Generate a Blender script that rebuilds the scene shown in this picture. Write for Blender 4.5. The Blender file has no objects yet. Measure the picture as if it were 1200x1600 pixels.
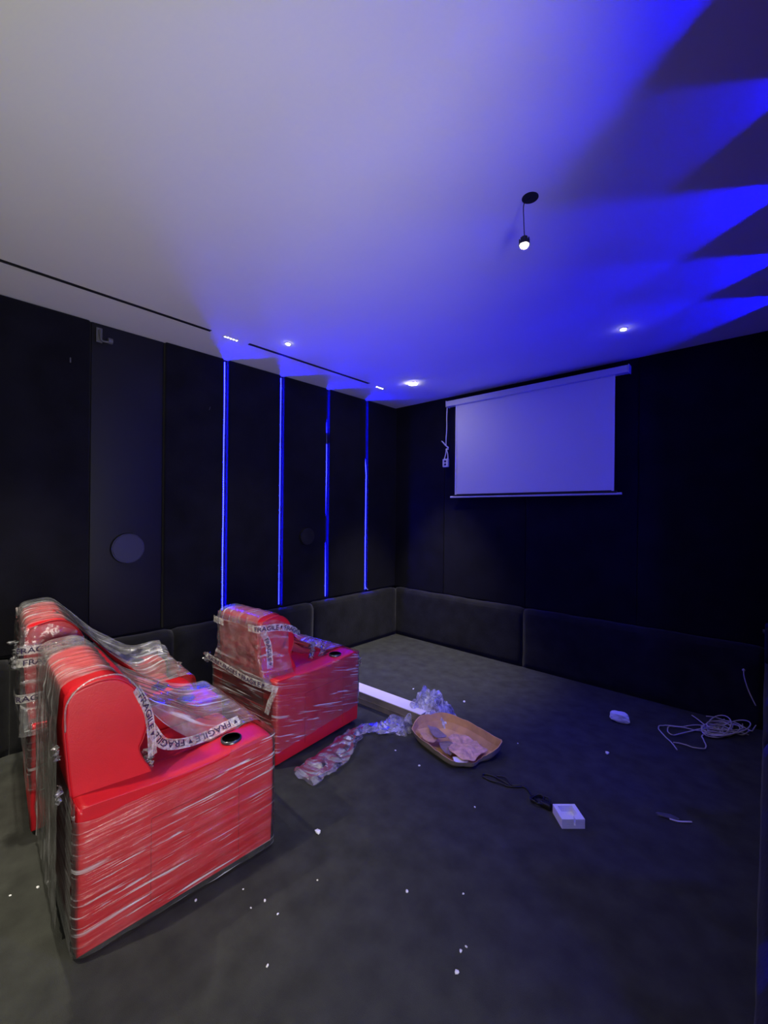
import bpy, bmesh, math, random
from mathutils import Vector, Matrix, noise
random.seed(7)
sc = bpy.context.scene
COL = sc.collection
PI = math.pi

# ------------------------------------------------------------------ camera
CAMH = 1.61; FPX = 660.0; TH = 0.0098
S_, C_ = math.sin(math.radians(42.3)), math.cos(math.radians(42.3))
Rv, Fv, Uv = Vector((C_, S_, 0)), Vector((-S_, C_, 0)), Vector((0, 0, 1))
cam_d = bpy.data.cameras.new('camera'); cam = bpy.data.objects.new('camera', cam_d); COL.objects.link(cam)
cam_d.sensor_fit = 'HORIZONTAL'; cam_d.sensor_width = 36.0; cam_d.lens = FPX / 1200 * 36.0
cam_d.shift_y = 1.0 / 1200; cam_d.clip_start = 0.01
rr = (Rv * math.cos(TH) + Uv * math.sin(TH)); uu = (Uv * math.cos(TH) - Rv * math.sin(TH)); bb = -Fv
cam.matrix_world = Matrix(((rr.x, uu.x, bb.x, 0), (rr.y, uu.y, bb.y, 0), (rr.z, uu.z, bb.z, CAMH), (0, 0, 0, 1)))
sc.camera = cam
sc.view_settings.view_transform = 'Standard'; sc.view_settings.look = 'None'
sc.view_settings.exposure = 0.0; sc.view_settings.gamma = 1.0; sc.view_settings.use_curve_mapping = False

w = bpy.data.worlds.new('world'); sc.world = w; w.use_nodes = True
w.node_tree.nodes['Background'].inputs[0].default_value = (0.02, 0.02, 0.025, 1)
w.node_tree.nodes['Background'].inputs[1].default_value = 0.3

# ------------------------------------------------------------------ light levels
CORRIDOR_W = 92.0       # added fill light in the corridor behind the doorway
SPOT_W = 60.0           # recessed downlights
LED_S = 470.0            # emission of the blue diodes
def area_light(name, loc, rot, sx, sy, power, color):
    d = bpy.data.lights.new(name, 'AREA'); d.shape = 'RECTANGLE'; d.size = sx; d.size_y = sy
    d.energy = power; d.color = color
    o = bpy.data.objects.new(name, d); COL.objects.link(o); o.location = loc; o.rotation_euler = rot
    return o
def spot_light(name, loc, power, color, angle=95, blend=0.9, radius=0.03, rot=(0, 0, 0)):
    d = bpy.data.lights.new(name, 'SPOT'); d.energy = power; d.color = color
    d.spot_size = math.radians(angle); d.spot_blend = blend; d.shadow_soft_size = radius
    o = bpy.data.objects.new(name, d); COL.objects.link(o); o.location = loc; o.rotation_euler = rot
    return o
# area light added unseen outside the doorway, tilted up to brighten the ceiling
area_light('corridor_fill', (1.15, 0.0, 1.25), (0, math.radians(121), 0), 1.6, 1.3, CORRIDOR_W, (1.0, 0.99, 0.88))
# downlights: name, x, y, power factor
for i, (x, y, k, an) in enumerate([(-2.886, 3.62, 5.5, 62), (-0.826, 3.592, 0.12, 60), (-3.003, 2.078, 0.8, 80), (-2.9, 0.35, 3.4, 74)]):
    spot_light('downlight_lamp', (x, y, 3.0), SPOT_W * k, (1.0, 0.93, 0.76), an)

spot_light('rear_fill_spot', (-2.2, -.95, 2.98), 190, (1.0, 0.90, 0.72), 92, rot=(math.radians(14), 0, 0))  # added unseen spot, tilted forward to brighten the front chair's rear

# ------------------------------------------------------------------ materials
def mat(name, base=(.5, .5, .5), rough=.5, metal=0, noise_amt=0, nscale=30, bump=0, bscale=200, coat=0, sheen=0, spec=.5, emit=None, es=0):
    m = bpy.data.materials.new(name); m.use_nodes = True
    nt = m.node_tree; b = nt.nodes['Principled BSDF']
    b.inputs['Base Color'].default_value = (*base, 1); b.inputs['Roughness'].default_value = rough
    b.inputs['Metallic'].default_value = metal; b.inputs['Coat Weight'].default_value = coat
    b.inputs['Sheen Weight'].default_value = sheen; b.inputs['Specular IOR Level'].default_value = spec
    tc = nt.nodes.new('ShaderNodeTexCoord')
    if noise_amt:
        n = nt.nodes.new('ShaderNodeTexNoise'); n.inputs['Scale'].default_value = nscale; n.inputs['Detail'].default_value = 6
        nt.links.new(tc.outputs['Object'], n.inputs['Vector'])
        r = nt.nodes.new('ShaderNodeMapRange'); r.inputs['To Min'].default_value = 1 - noise_amt; r.inputs['To Max'].default_value = 1 + noise_amt
        r.inputs['From Min'].default_value = .3; r.inputs['From Max'].default_value = .7
        nt.links.new(n.outputs['Fac'], r.inputs['Value'])
        v = nt.nodes.new('ShaderNodeVectorMath'); v.operation = 'SCALE'; v.inputs[0].default_value = base
        nt.links.new(r.outputs[0], v.inputs['Scale']); nt.links.new(v.outputs[0], b.inputs['Base Color'])
    if bump:
        n2 = nt.nodes.new('ShaderNodeTexNoise'); n2.inputs['Scale'].default_value = bscale; n2.inputs['Detail'].default_value = 3
        nt.links.new(tc.outputs['Object'], n2.inputs['Vector'])
        bp = nt.nodes.new('ShaderNodeBump'); bp.inputs['Strength'].default_value = bump; bp.inputs['Distance'].default_value = .003
        nt.links.new(n2.outputs['Fac'], bp.inputs['Height']); nt.links.new(bp.outputs[0], b.inputs['Normal'])
    if emit:
        b.inputs['Emission Color'].default_value = (*emit, 1); b.inputs['Emission Strength'].default_value = es
    return m

def film_mat(name, haze=.15, streak=.5, su=3., sv=60., crinkle=25., tint=(.92, .92, .95), rough=.22, thr=.56, bump=.6, grough=.16, gadd=.035, ior=1.45):
    m = bpy.data.materials.new(name); m.use_nodes = True; nt = m.node_tree; N = nt.nodes; L = nt.links
    for n in list(N): N.remove(n)
    out = N.new('ShaderNodeOutputMaterial'); tc = N.new('ShaderNodeTexCoord')
    mp = N.new('ShaderNodeMapping'); mp.inputs['Scale'].default_value = (su, sv, 1); L.new(tc.outputs['UV'], mp.inputs[0])
    n1 = N.new('ShaderNodeTexNoise'); n1.inputs['Scale'].default_value = 1; n1.inputs['Detail'].default_value = 4; n1.inputs['Distortion'].default_value = .6
    L.new(mp.outputs[0], n1.inputs['Vector'])
    n2 = N.new('ShaderNodeTexNoise'); n2.inputs['Scale'].default_value = crinkle; n2.inputs['Detail'].default_value = 5; n2.inputs['Roughness'].default_value = .65
    L.new(tc.outputs['Object'], n2.inputs['Vector'])
    s1 = N.new('ShaderNodeMapRange'); s1.inputs['From Min'].default_value = thr; s1.inputs['From Max'].default_value = thr + .09
    s1.inputs['To Min'].default_value = 0; s1.inputs['To Max'].default_value = streak; L.new(n1.outputs['Fac'], s1.inputs['Value'])  # opaque white streaks paint the wrinkle glints into the film
    s2 = N.new('ShaderNodeMapRange'); s2.inputs['From Min'].default_value = .45; s2.inputs['From Max'].default_value = .8
    s2.inputs['To Min'].default_value = haze * .6; s2.inputs['To Max'].default_value = haze * 2.2; L.new(n2.outputs['Fac'], s2.inputs['Value'])
    n3 = N.new('ShaderNodeTexNoise'); n3.inputs['Scale'].default_value = 3.2; n3.inputs['Detail'].default_value = 2; L.new(tc.outputs['Object'], n3.inputs['Vector'])
    s3 = N.new('ShaderNodeMapRange'); s3.inputs['From Min'].default_value = .40; s3.inputs['From Max'].default_value = .58; s3.inputs['To Min'].default_value = .25; L.new(n3.outputs['Fac'], s3.inputs['Value'])
    mu = N.new('ShaderNodeMath'); mu.operation = 'MULTIPLY'; L.new(s1.outputs[0], mu.inputs[0]); L.new(s3.outputs[0], mu.inputs[1])
    ad = N.new('ShaderNodeMath'); ad.operation = 'ADD'; ad.use_clamp = True; L.new(mu.outputs[0], ad.inputs[0]); L.new(s2.outputs[0], ad.inputs[1])
    hsum = N.new('ShaderNodeMath'); hsum.operation = 'ADD'; L.new(n1.outputs['Fac'], hsum.inputs[0]); L.new(n2.outputs['Fac'], hsum.inputs[1])
    bp = N.new('ShaderNodeBump'); bp.inputs['Strength'].default_value = bump; bp.inputs['Distance'].default_value = .006; L.new(hsum.outputs[0], bp.inputs['Height'])
    tr = N.new('ShaderNodeBsdfTransparent'); tr.inputs[0].default_value = (.97, .97, .98, 1)
    pb = N.new('ShaderNodeBsdfPrincipled'); pb.inputs['Base Color'].default_value = (*tint, 1); pb.inputs['Roughness'].default_value = rough
    L.new(bp.outputs[0], pb.inputs['Normal'])
    gl = N.new('ShaderNodeBsdfGlossy'); gl.inputs['Roughness'].default_value = grough; L.new(bp.outputs[0], gl.inputs['Normal'])
    fr = N.new('ShaderNodeFresnel'); fr.inputs[0].default_value = ior; L.new(bp.outputs[0], fr.inputs['Normal'])
    m1 = N.new('ShaderNodeMixShader'); L.new(ad.outputs[0], m1.inputs[0]); L.new(tr.outputs[0], m1.inputs[1]); L.new(pb.outputs[0], m1.inputs[2])
    fa = N.new('ShaderNodeMath'); fa.operation = 'ADD'; fa.inputs[1].default_value = gadd; L.new(fr.outputs[0], fa.inputs[0])
    m2 = N.new('ShaderNodeMixShader'); L.new(fa.outputs[0], m2.inputs[0]); L.new(m1.outputs[0], m2.inputs[1]); L.new(gl.outputs[0], m2.inputs[2])
    L.new(m2.outputs[0], out.inputs[0])
    return m

M = {}
M['ceiling'] = mat('ceiling_paint', (.78, .78, .76), .9, noise_amt=.015, nscale=2)
M['carpet'] = mat('carpet_pile', (.050, .052, .046), 1, noise_amt=.22, nscale=9, bump=1, bscale=420, spec=.1)
M['velvet'] = mat('black_velvet', (.0034, .0032, .006), .85, noise_amt=.5, nscale=5, bump=.4, bscale=120, sheen=.06, spec=.15)
M['velvet_pad'] = mat('charcoal_velvet', (.007, .007, .0085), .85, noise_amt=.7, nscale=7, bump=.5, bscale=60, sheen=.12, spec=.2)
M['satin'] = mat('black_satin_fabric', (.0065, .006, .009), .55, noise_amt=.15, nscale=3, spec=.25)
M['plaster_dark'] = mat('dark_backing', (.004, .004, .008), .9)
M['corridor'] = mat('corridor_paint', (.6, .6, .58), .9)
M['red'] = mat('red_leather', (.60, .012, .022), .36, noise_amt=.06, nscale=8, bump=.25, bscale=260, spec=.5)
M['red_dark'] = mat('red_leather_piping', (.42, .008, .016), .45)
M['black_plastic'] = mat('black_plastic', (.012, .012, .014), .4)
M['steel'] = mat('dark_steel_cup', (.12, .13, .15), .3, metal=.8)
M['white_plastic'] = mat('white_plastic', (.72, .72, .74), .4)
M['screen'] = mat('screen_cloth', (.74, .73, .76), .75)
M['screen_case'] = mat('screen_case_white', (.62, .62, .66), .4)
M['foam'] = mat('white_foam', (.85, .85, .88), .85, bump=.8, bscale=150)
M['card'] = mat('brown_cardboard', (.60, .34, .17), .85, noise_amt=.15, nscale=12)
M['card_out'] = mat('grey_brown_cardboard', (.20, .17, .13), .85, noise_amt=.2, nscale=10)
M['card_white'] = mat('white_carton_board', (.75, .70, .68), .7)
M['paper'] = mat('torn_brown_paper', (.75, .44, .27), .85, noise_amt=.25, nscale=25)
M['wire'] = mat('pale_cable_sheath', (.62, .56, .54), .5)
M['diode'] = mat('blue_diode', (.1, .1, .3), .5, emit=(.0009, .0011, 1.0), es=LED_S)
M['diode_dim'] = mat('dim_blue_diode', (.1, .1, .3), .5, emit=(.0009, .0011, 1.0), es=LED_S * .3)
M['led_tape'] = mat('led_tape_backing', (.25, .27, .45), .5)
M['lamp_white'] = mat('lamp_lens', (1, 1, 1), .5, emit=(1, .95, .82), es=40)
M['tape'] = film_mat('packing_tape', haze=.42, streak=.3, su=2, sv=3, crinkle=40, tint=(.95, .93, .9), rough=.3)
M['ink'] = mat('tape_print', (.03, .012, .06), .5)
M['film_side'] = film_mat('stretch_film_tight', grough=.36, gadd=.06, haze=.035, streak=.75, su=3.0, sv=75, crinkle=9, thr=.575, bump=.8)
M['film_drape'] = film_mat('stretch_film_drape', haze=.17, streak=.55, su=2.0, sv=30, crinkle=10, thr=.55, bump=.8)
M['film_back'] = film_mat('stretch_film_back', haze=.09, streak=.35, su=4, sv=20, crinkle=14, thr=.57, bump=.8)
M['film_loose'] = film_mat('loose_clear_film', grough=.26, ior=1.3, tint=(.78, .75, 1.0), haze=.13, streak=.45, su=9, sv=9, crinkle=16, thr=.56, rough=.15, bump=1)
M['film_blue_lit'] = film_mat('loose_frosted_film', haze=.5, tint=(.78, .78, 1.0), streak=.5, su=6, sv=10, crinkle=28, thr=.54, rough=.2, bump=1)  # tint puts the blue light of the strips into the film colour

# ------------------------------------------------------------------ helpers
def link(name, bm, m, parent=None, smooth=False, mats=None):
    me = bpy.data.meshes.new(name); bm.normal_update(); bm.to_mesh(me); bm.free()
    for mm in (mats or [m]): me.materials.append(mm)
    if smooth:
        for p in me.polygons: p.use_smooth = len(p.vertices) <= 6
    o = bpy.data.objects.new(name, me); COL.objects.link(o)
    if parent: o.parent = parent
    return o
def tag(o, label=None, cat=None, group=None, kind=None):
    for k, v in (('label', label), ('category', cat), ('group', group), ('kind', kind)):
        if v: o[k] = v
    return o
def thing(name, loc, rz, label, cat, group=None):
    o = bpy.data.objects.new(name, None); COL.objects.link(o); o.location = loc; o.rotation_euler = (0, 0, rz)
    o.empty_display_size = .1
    return tag(o, label, cat, group)
def box(bm, x0, x1, y0, y1, z0, z1, bev=0, seg=2):
    r = bmesh.ops.create_cube(bm, size=1)
    vs = r['verts']
    bmesh.ops.scale(bm, vec=(x1 - x0, y1 - y0, z1 - z0), verts=vs)
    bmesh.ops.translate(bm, vec=((x0 + x1) / 2, (y0 + y1) / 2, (z0 + z1) / 2), verts=vs)
    if bev:
        es = list({e for v in vs for e in v.link_edges})
        bmesh.ops.bevel(bm, geom=es, offset=bev, segments=seg, profile=.5, affect='EDGES')
def cyl(bm, c, r, h, axis='z', n=24, r2=None):
    rot = {'z': Matrix(), 'x': Matrix.Rotation(PI / 2, 4, 'Y'), 'y': Matrix.Rotation(-PI / 2, 4, 'X')}[axis]
    bmesh.ops.create_cone(bm, cap_ends=True, segments=n, radius1=r, radius2=r if r2 is None else r2, depth=h,
                          matrix=Matrix.Translation(c) @ rot)
def tube(bm, pts, r, n=6, closed=False):
    pts = [Vector(p) for p in pts]; rings = []
    for i, p in enumerate(pts):
        a = pts[max(i - 1, 0)]; b = pts[min(i + 1, len(pts) - 1)]
        t = (b - a).normalized() if (b - a).length > 1e-9 else Vector((0, 0, 1))
        s = t.orthogonal() if i == 0 else (rings_s - t * rings_s.dot(t))
        if s.length < 1e-6: s = t.orthogonal()
        s.normalize(); rings_s = s; q = t.cross(s)
        rings.append([bm.verts.new(p + (s * math.cos(k * 2 * PI / n) + q * math.sin(k * 2 * PI / n)) * r) for k in range(n)])
    for i in range(len(rings) - 1):
        for k in range(n):
            bm.faces.new((rings[i][k], rings[i][(k + 1) % n], rings[i + 1][(k + 1) % n], rings[i + 1][k]))
    bm.faces.new(rings[0][::-1]); bm.faces.new(rings[-1])
def catmull(pts, sub=8):
    P = [Vector(p) for p in pts]; P = [P[0] * 2 - P[1]] + P + [P[-1] * 2 - P[-2]]; out = []
    for i in range(1, len(P) - 2):
        a, b, c, d = P[i - 1:i + 3]
        for k in range(sub):
            t = k / sub
            out.append(.5 * ((2 * b) + (c - a) * t + (2 * a - 5 * b + 4 * c - d) * t * t + (3 * b - a - 3 * c + d) * t ** 3))
    out.append(P[-2]); return out
def grid(bm, nu, nv, f, uvf=None):
    """surface from a function f(a,b)->Vector; uv from uvf (defaults to arc-like a,b)"""
    uvl = bm.loops.layers.uv.verify()
    V = [[bm.verts.new(f(i / nu, j / nv)) for j in range(nv + 1)] for i in range(nu + 1)]
    for i in range(nu):
        for j in range(nv):
            fc = bm.faces.new((V[i][j], V[i + 1][j], V[i + 1][j + 1], V[i][j + 1]))
            for lp, (a, b) in zip(fc.loops, ((i, j), (i + 1, j), (i + 1, j + 1), (i, j + 1))):
                ab = (a / nu, b / nv); lp[uvl].uv = uvf(*ab) if uvf else ab
    return V
def ray(px, row):
    u = px - 600; v = 801 - row
    r = (u - TH * v) / FPX; up = (v + TH * u) / FPX
    return Vector((-S_ + C_ * r, C_ + S_ * r, up))
def onz(px, row, z=0.):          # a point of the place from where the photograph shows it, at height z
    d = ray(px, row); t = (z - CAMH) / d.z; return Vector((d.x * t, d.y * t, z))
def ony(px, row, y):
    d = ray(px, row); t = y / d.y; return Vector((d.x * t, y, CAMH + d.z * t))
def nz(v, s, seed=0): return noise.noise(Vector(v) * s + Vector((seed * 7.13, seed * 3.7, seed)))

# ------------------------------------------------------------------ room shell
CZ = 3.028; XL = -3.74; XR = 0.06; YB = 4.35; YF = -1.6; GAP = .046; DEP = .05
bm = bmesh.new(); box(bm, XL - .3, 1.6, YF - .2, YB + .3, -.12, 0)
tag(link('floor', bm, M['carpet']), kind='structure')
bm = bmesh.new(); box(bm, XL - .3, 1.6, YF - .2, YB + .3, CZ, CZ + .12)
tag(link('ceiling', bm, M['ceiling']), kind='structure')
bm = bmesh.new(); box(bm, XL - .25, XL - DEP, YF - .2, YB + .25, 0, CZ)
wall_left = tag(link('wall_left', bm, M['plaster_dark']), kind='structure')
bm = bmesh.new(); box(bm, XL - .25, 1.6, YB, YB + .2, 0, CZ)
wall_back = tag(link('wall_back', bm, M['velvet']), kind='structure')
bm = bmesh.new()
box(bm, XR + DEP, XR + .25, .9, YB + .1, 0, CZ); box(bm, XR + DEP, XR + .25, YF - .2, -.7, 0, CZ); box(bm, XR + DEP, XR + .25, -.7, .9, 2.2, CZ)
wall_right = tag(link('wall_right', bm, M['plaster_dark']), kind='structure')
bm = bmesh.new(); box(bm, XL - .3, 1.6, YF - .2, YF, 0, CZ)
tag(link('wall_front', bm, M['velvet']), kind='structure')
bm = bmesh.new(); box(bm, 1.4, 1.6, YF, YB, 0, CZ); box(bm, XR + .25, 1.4, 1.35, 1.45, 0, CZ); box(bm, XR + .25, 1.4, -1.15, -1.05, 0, CZ); box(bm, XR + .25, 1.4, -1.05, 1.35, 2.45, 2.55)
tag(link('wall_corridor', bm, M['corridor']), kind='structure')

STRIPS = [1.915, 2.532, 3.152, 3.785]
def pillow_panel(name, ax, s, face, y0, y1, z0, z1, th, m, parent, bev=.022, puff=.006):
    """padded panel. ax='x': plane x=face, extends away from the room by th in direction s"""
    bm = bmesh.new()
    if ax == 'x': box(bm, min(face, face + s * th), max(face, face + s * th), y0, y1, z0, z1, bev, 4)
    else: box(bm, y0, y1, min(face, face + s * th), max(face, face + s * th), z0, z1, bev, 4)
    return link(name, bm, m, parent, smooth=True)
ys = [-1.56, -.45, .38, ]
edges = [(-1.56, -.46), (-.45, .853)]
for a, b in edges: pillow_panel('panel', 'x', -1, XL, a, b, .62, CZ - .004, DEP + .01, M['velvet'], wall_left)
pillow_panel('pilaster_panel', 'x', -1, XL - .028, .857, 1.372, .62, CZ - .004, DEP - .016, M['satin'], wall_left, .008)
cuts = [1.378] + STRIPS + [YB]
for k in range(len(cuts) - 1):
    a = cuts[k] + (GAP / 2 if k else 0); b = cuts[k + 1] - (GAP / 2 if k < 4 else 0)
    pillow_panel('panel', 'x', -1, XL, a, b, .62, CZ - .004, DEP + .01, M['velvet'], wall_left, .014)
RST = [1.30, 1.915, 2.50, 3.15, 3.74]
cuts = [.90] + RST + [YB]
for k in range(len(cuts) - 1):
    a = cuts[k] + (GAP / 2 if k else 0); b = cuts[k + 1] - (GAP / 2 if k < 5 else 0)
    pillow_panel('panel', 'x', 1, XR, a, b, .62, CZ - .004, DEP + .01, M['velvet'], wall_right, .010)
pillow_panel('panel', 'x', 1, XR, -1.56, -.7, .62, CZ - .004, DEP + .01, M['velvet'], wall_right)
# back wall upholstery seams
for a, b in [(-3.74, -2.95), (-2.945, -1.91), (-1.905, -.87), (-.865, .06)]:
    pillow_panel('panel', 'y', 1, YB - .012, a, b, .62, CZ - .004, .03, M['velvet'], wall_back, .008)
# padded dado running round the room at knee height
def dado(ax, face, s, y0, y1, parent, seed):
    bm = bmesh.new(); L = y1 - y0; n = max(6, int(L / .05)); th = .085
    prof = [(th, 0), (0, 0), (0, .25), (0, .53), (.006, .575), (.022, .603), (.05, .615), (th, .615)]
    prof = [Vector((p[0], p[1], 0)) for p in prof]; prof = catmull(prof, 3)
    def f(a, b):
        p = prof[min(int(round(a * (len(prof) - 1))), len(prof) - 1)]
        y = y0 + b * L; e = min(b, 1 - b) * L
        pinch = .012 * max(0, 1 - e / .03)
        wob = .006 * nz((y, p.y, seed), 4) + .004 * nz((y, p.y, seed), 11) if p.y > .05 else 0
        d = p.x + (pinch + wob) * (1 if p.x < th - .01 else 0); z = p.y - pinch + (wob if p.y > .5 else 0)
        return Vector((face + s * d, y, z)) if ax == 'x' else Vector((y, face + s * d, z))
    V = grid(bm, len(prof) - 1, n, f)
    bm.faces.new([V[i][0] for i in range(len(V))]); bm.faces.new([V[i][-1] for i in range(len(V))][::-1])
    bmesh.ops.recalc_face_normals(bm, faces=bm.faces)
    return link('padded_dado', bm, M['velvet_pad'], parent, smooth=True)
for k, (a, b) in enumerate([(-1.56, .40), (.405, 1.434), (1.438, 2.9), (2.904, 4.30)]): dado('x', -3.655, -1, a, b, wall_left, k)
for k, (a, b) in enumerate([(-3.70, -1.908), (-1.904, .0)]): dado('y', 4.275, 1, a, b, wall_back, 10 + k)
for k, (a, b) in enumerate([(.9, 2.6), (2.604, 4.2)]): dado('x', -.012, 1, a, b, wall_right, 20 + k)

# ------------------------------------------------------------------ LED strips
def led_strip(side, y, z0, z1, out, label, seed, tail=False, gaps=(), dm='diode'):
    """side -1 left wall, +1 right wall; out(t) = how far the strip stands off the bottom of its groove"""
    xb = (XL - DEP) if side < 0 else (XR + DEP); s = 1 if side < 0 else -1
    root = thing('led_strip', (xb, y, z0), 0, label, 'light strip', 'blue light strips in the wall grooves')
    def P(t):
        z = z0 + t * (z1 - z0)
        return Vector((s * (.003 + out(t)), .004 * nz((z, seed, 0), 1.3), z - z0))
    pts = [P(i / 60) for i in range(61)]
    if tail: pts = [Vector((s * .062, .03, -.005)), Vector((s * .05, .008, .012)), Vector((s * .03, .002, .05))] + pts[2:]
    bm = bmesh.new()
    for a, b in zip(pts[:-1], pts[1:]):
        v = [bm.verts.new(q + Vector((0, dy, 0))) for q, dy in ((a, -.005), (a, .005), (b, .005), (b, -.005))]
        bm.faces.new(v)
        v2 = [bm.verts.new(q + Vector((-s * .001, dy, 0))) for q, dy in ((a, -.005), (a, .005), (b, .005), (b, -.005))]
        bm.faces.new(v2[::-1])
    link('tape_backing', bm, M['led_tape'], root)
    bm = bmesh.new(); n = int((z1 - z0) / .0165)
    for i in range(n):
        t = (i + .5) / n
        if any(g0 < t < g1 for g0, g1 in gaps): continue
        p = P(t); box(bm, min(p.x, p.x + s * .0022), max(p.x, p.x + s * .0022), p.y - .0035, p.y + .0035, p.z - .0045, p.z + .0045)
    tag(link('diode', bm, M[dm], root), kind='stuff')
    return root
outs = [lambda t: .004, lambda t: .006, lambda t: .007 + .005 * math.sin(t * 11 + 1), lambda t: .030 - .026 * min(1, max(0, (t - .62) / .1))]
labs = ['blue light strip nearest the round wall speaker, leftmost on the left wall', 'second blue light strip from the speaker on the left wall, dotted all along',
        'third blue light strip on the left wall, broken by dark stretches', 'blue light strip on the left wall nearest the screen corner, with curled lower end']
for k, y in enumerate(STRIPS):
    led_strip(-1, y, .64, CZ - .02, outs[k], labs[k], k, tail=(k == 3), gaps=((.74, .80),) if k == 2 else ())
rl = ['blue light strip on the right wall beside the doorway', 'second blue light strip on the right wall from the doorway, dim', 'middle blue light strip on the right wall',
      'second blue light strip on the right wall from the screen wall', 'blue light strip on the right wall nearest the screen wall']
for k, y in enumerate(RST):
    led_strip(1, y, .64, CZ - .02, (lambda t: .004), rl[k], 10 + k, dm='diode_dim' if k == 1 else 'diode')

# ------------------------------------------------------------------ ceiling fittings
def slot(x0, y0, x1, y1, label):
    L = math.hypot(x1 - x0, y1 - y0); a = math.atan2(y1 - y0, x1 - x0)
    r = thing('slot_vent', (x0, y0, CZ), a, label, 'vent', 'dark slot vents in the ceiling')
    bm = bmesh.new(); box(bm, 0, L, -.011, .011, -.0015, 0); link('slot', bm, M['black_plastic'], r)
    bm = bmesh.new(); box(bm, 0, L, -.015, -.011, -.004, 0); box(bm, 0, L, .011, .015, -.004, 0); link('trim_rail', bm, M['black_plastic'], r)
slot(-3.24, -1.2, -3.255, 1.532, 'long dark slot in the ceiling along the left wall, the nearer one')
slot(-3.262, 1.865, -3.255, 3.31, 'dark slot in the ceiling above the blue light strips, the farther one')
def linear_lamp(x, y0, y1, label):
    r = thing('linear_downlight', (x, y0, CZ), 0, label, 'light', 'small linear downlights between the ceiling slots')
    L = y1 - y0
    bm = bmesh.new(); box(bm, -.016, .016, 0, L, -.004, 0, .001, 1); link('frame', bm, M['white_plastic'], r)
    for k in range(5):
        bm = bmesh.new(); yc = L * (k + .5) / 5; cyl(bm, (0, yc, -.004), .0055, .004, n=12); link('lens', bm, M['lamp_white'], r)
linear_lamp(-3.27, 1.645, 1.77, 'small lit linear downlight with five cells above the leftmost blue strip')
linear_lamp(-3.268, 3.437, 3.557, 'small lit linear downlight above the corner-most blue strip')
def downlight(x, y, label, r0=.042, lens=.03, face=None, tilt=(0, 0, 0), lm='lamp_white'):
    r = thing('downlight', (x, y, CZ), 0, label, 'light', 'recessed ceiling downlights')
    bm = bmesh.new(); cyl(bm, (0, 0, -.003), r0, .006, n=28); link('trim_ring', bm, M['screen_case'], r)
    bm = bmesh.new(); cyl(bm, (0, 0, -.008), lens, .006, n=20); link('lens', bm, M[lm], r)
M['lamp_bright'] = mat('bright_lens', (1, 1, 1), .5, emit=(1, .93, .7), es=120)
downlight(-2.886, 3.62, 'bright round ceiling downlight near the far left corner', .05, .045, lm='lamp_bright')
downlight(-3.003, 2.078, 'small ceiling downlight above the second blue strip', .022, .017)
downlight(-.826, 3.592, 'small ceiling downlight above the right end of the screen', .024, .018)
# hanging lamp
r = thing('hanging_spot_lamp', (-.80, 1.832, CZ), 0, 'small lamp dangling on a wire from a dark hole in the ceiling', 'light')
bm = bmesh.new(); cyl(bm, (0, 0, -.001), .036, .002, n=28); link('ceiling_hole', bm, M['black_plastic'], r)  # flat black disc stands in for the shaded inside of the hole
LZ = -.205
bm = bmesh.new(); tube(bm, catmull([(0, 0, -.001), (-.012, -.012, -.012), (-.022, -.018, -.035), (-.022, -.016, -.09), (-.018, -.016, LZ + .03)], 8), .0022, 6); link('wire', bm, M['black_plastic'], r)
bm = bmesh.new(); cyl(bm, (-.018, -.016, LZ + .01), .024, .036, n=20, r2=.014)
for k in range(10):
    a = k * PI / 5; box(bm, -.018 + .021 * math.cos(a) - .002, -.018 + .021 * math.cos(a) + .002, -.016 + .021 * math.sin(a) - .002, -.016 + .021 * math.sin(a) + .002, LZ - .004, LZ + .02)
link('lamp_housing', bm, M['black_plastic'], r)
bm = bmesh.new(); bmesh.ops.create_uvsphere(bm, u_segments=16, v_segments=8, radius=.019, matrix=Matrix.Translation((-.018, -.016, LZ - .008)) @ Matrix.Diagonal((1, 1, .7, 1))); link('bulb', bm, M['lamp_bright'], r, True)
spot_light('hanging_lamp_light', (-.818, 1.816, CZ + LZ - .03), 26, (1, .93, .8), 110)

# ------------------------------------------------------------------ left wall fittings
def wall_speaker(y, z, r0, label, x=XL - .028, mt='satin'):
    r = thing('wall_speaker', (x, y, z), 0, label, 'speaker')
    bm = bmesh.new(); cyl(bm, (.014, 0, 0), r0, .028, 'x', 40, r0 * .96); link('body', bm, M['black_plastic'], r, False)
    bm = bmesh.new(); cyl(bm, (.030, 0, 0), r0 * .88, .006, 'x', 40); link('grille', bm, M[mt], r)
    return r
M['grille'] = mat('navy_grille', (.018, .018, .045), .6)
wall_speaker(1.112, 1.308, .122, 'round black wall speaker on the smooth panel of the left wall', mt='grille')
wall_speaker(2.847, 1.343, .095, 'faint round dark speaker between the second and third blue strips', x=XL, mt='velvet_pad')
r = thing('camera_bracket', (XL, .90, 2.93), 0, 'small dark grey mount under the ceiling on the left wall', 'bracket')
M['grey_metal'] = mat('grey_metal', (.09, .09, .10), .35)
bm = bmesh.new(); box(bm, 0, .012, -.02, .02, -.06, .05, .003); link('back_plate', bm, M['grey_metal'], r)
bm = bmesh.new(); tube(bm, catmull([(.01, 0, .03), (.03, .002, -.01), (.035, .01, -.05), (.05, .045, -.055), (.05, .07, -.04)], 6), .008, 8); link('arm', bm, M['grey_metal'], r, True)
bm = bmesh.new(); cyl(bm, (.05, .06, -.045), .022, .03, 'y', 16); link('joint', bm, M['grey_metal'], r)
bm = bmesh.new(); box(bm, 0, .006, -.004, .004, -.018, .018, .002)
tag(link('wall_hook', bm, M['grey_metal']), 'tiny grey hook high on the left wall below the mount', 'hook'); bpy.data.objects['wall_hook'].location = (XL, .725, 2.69)
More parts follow.
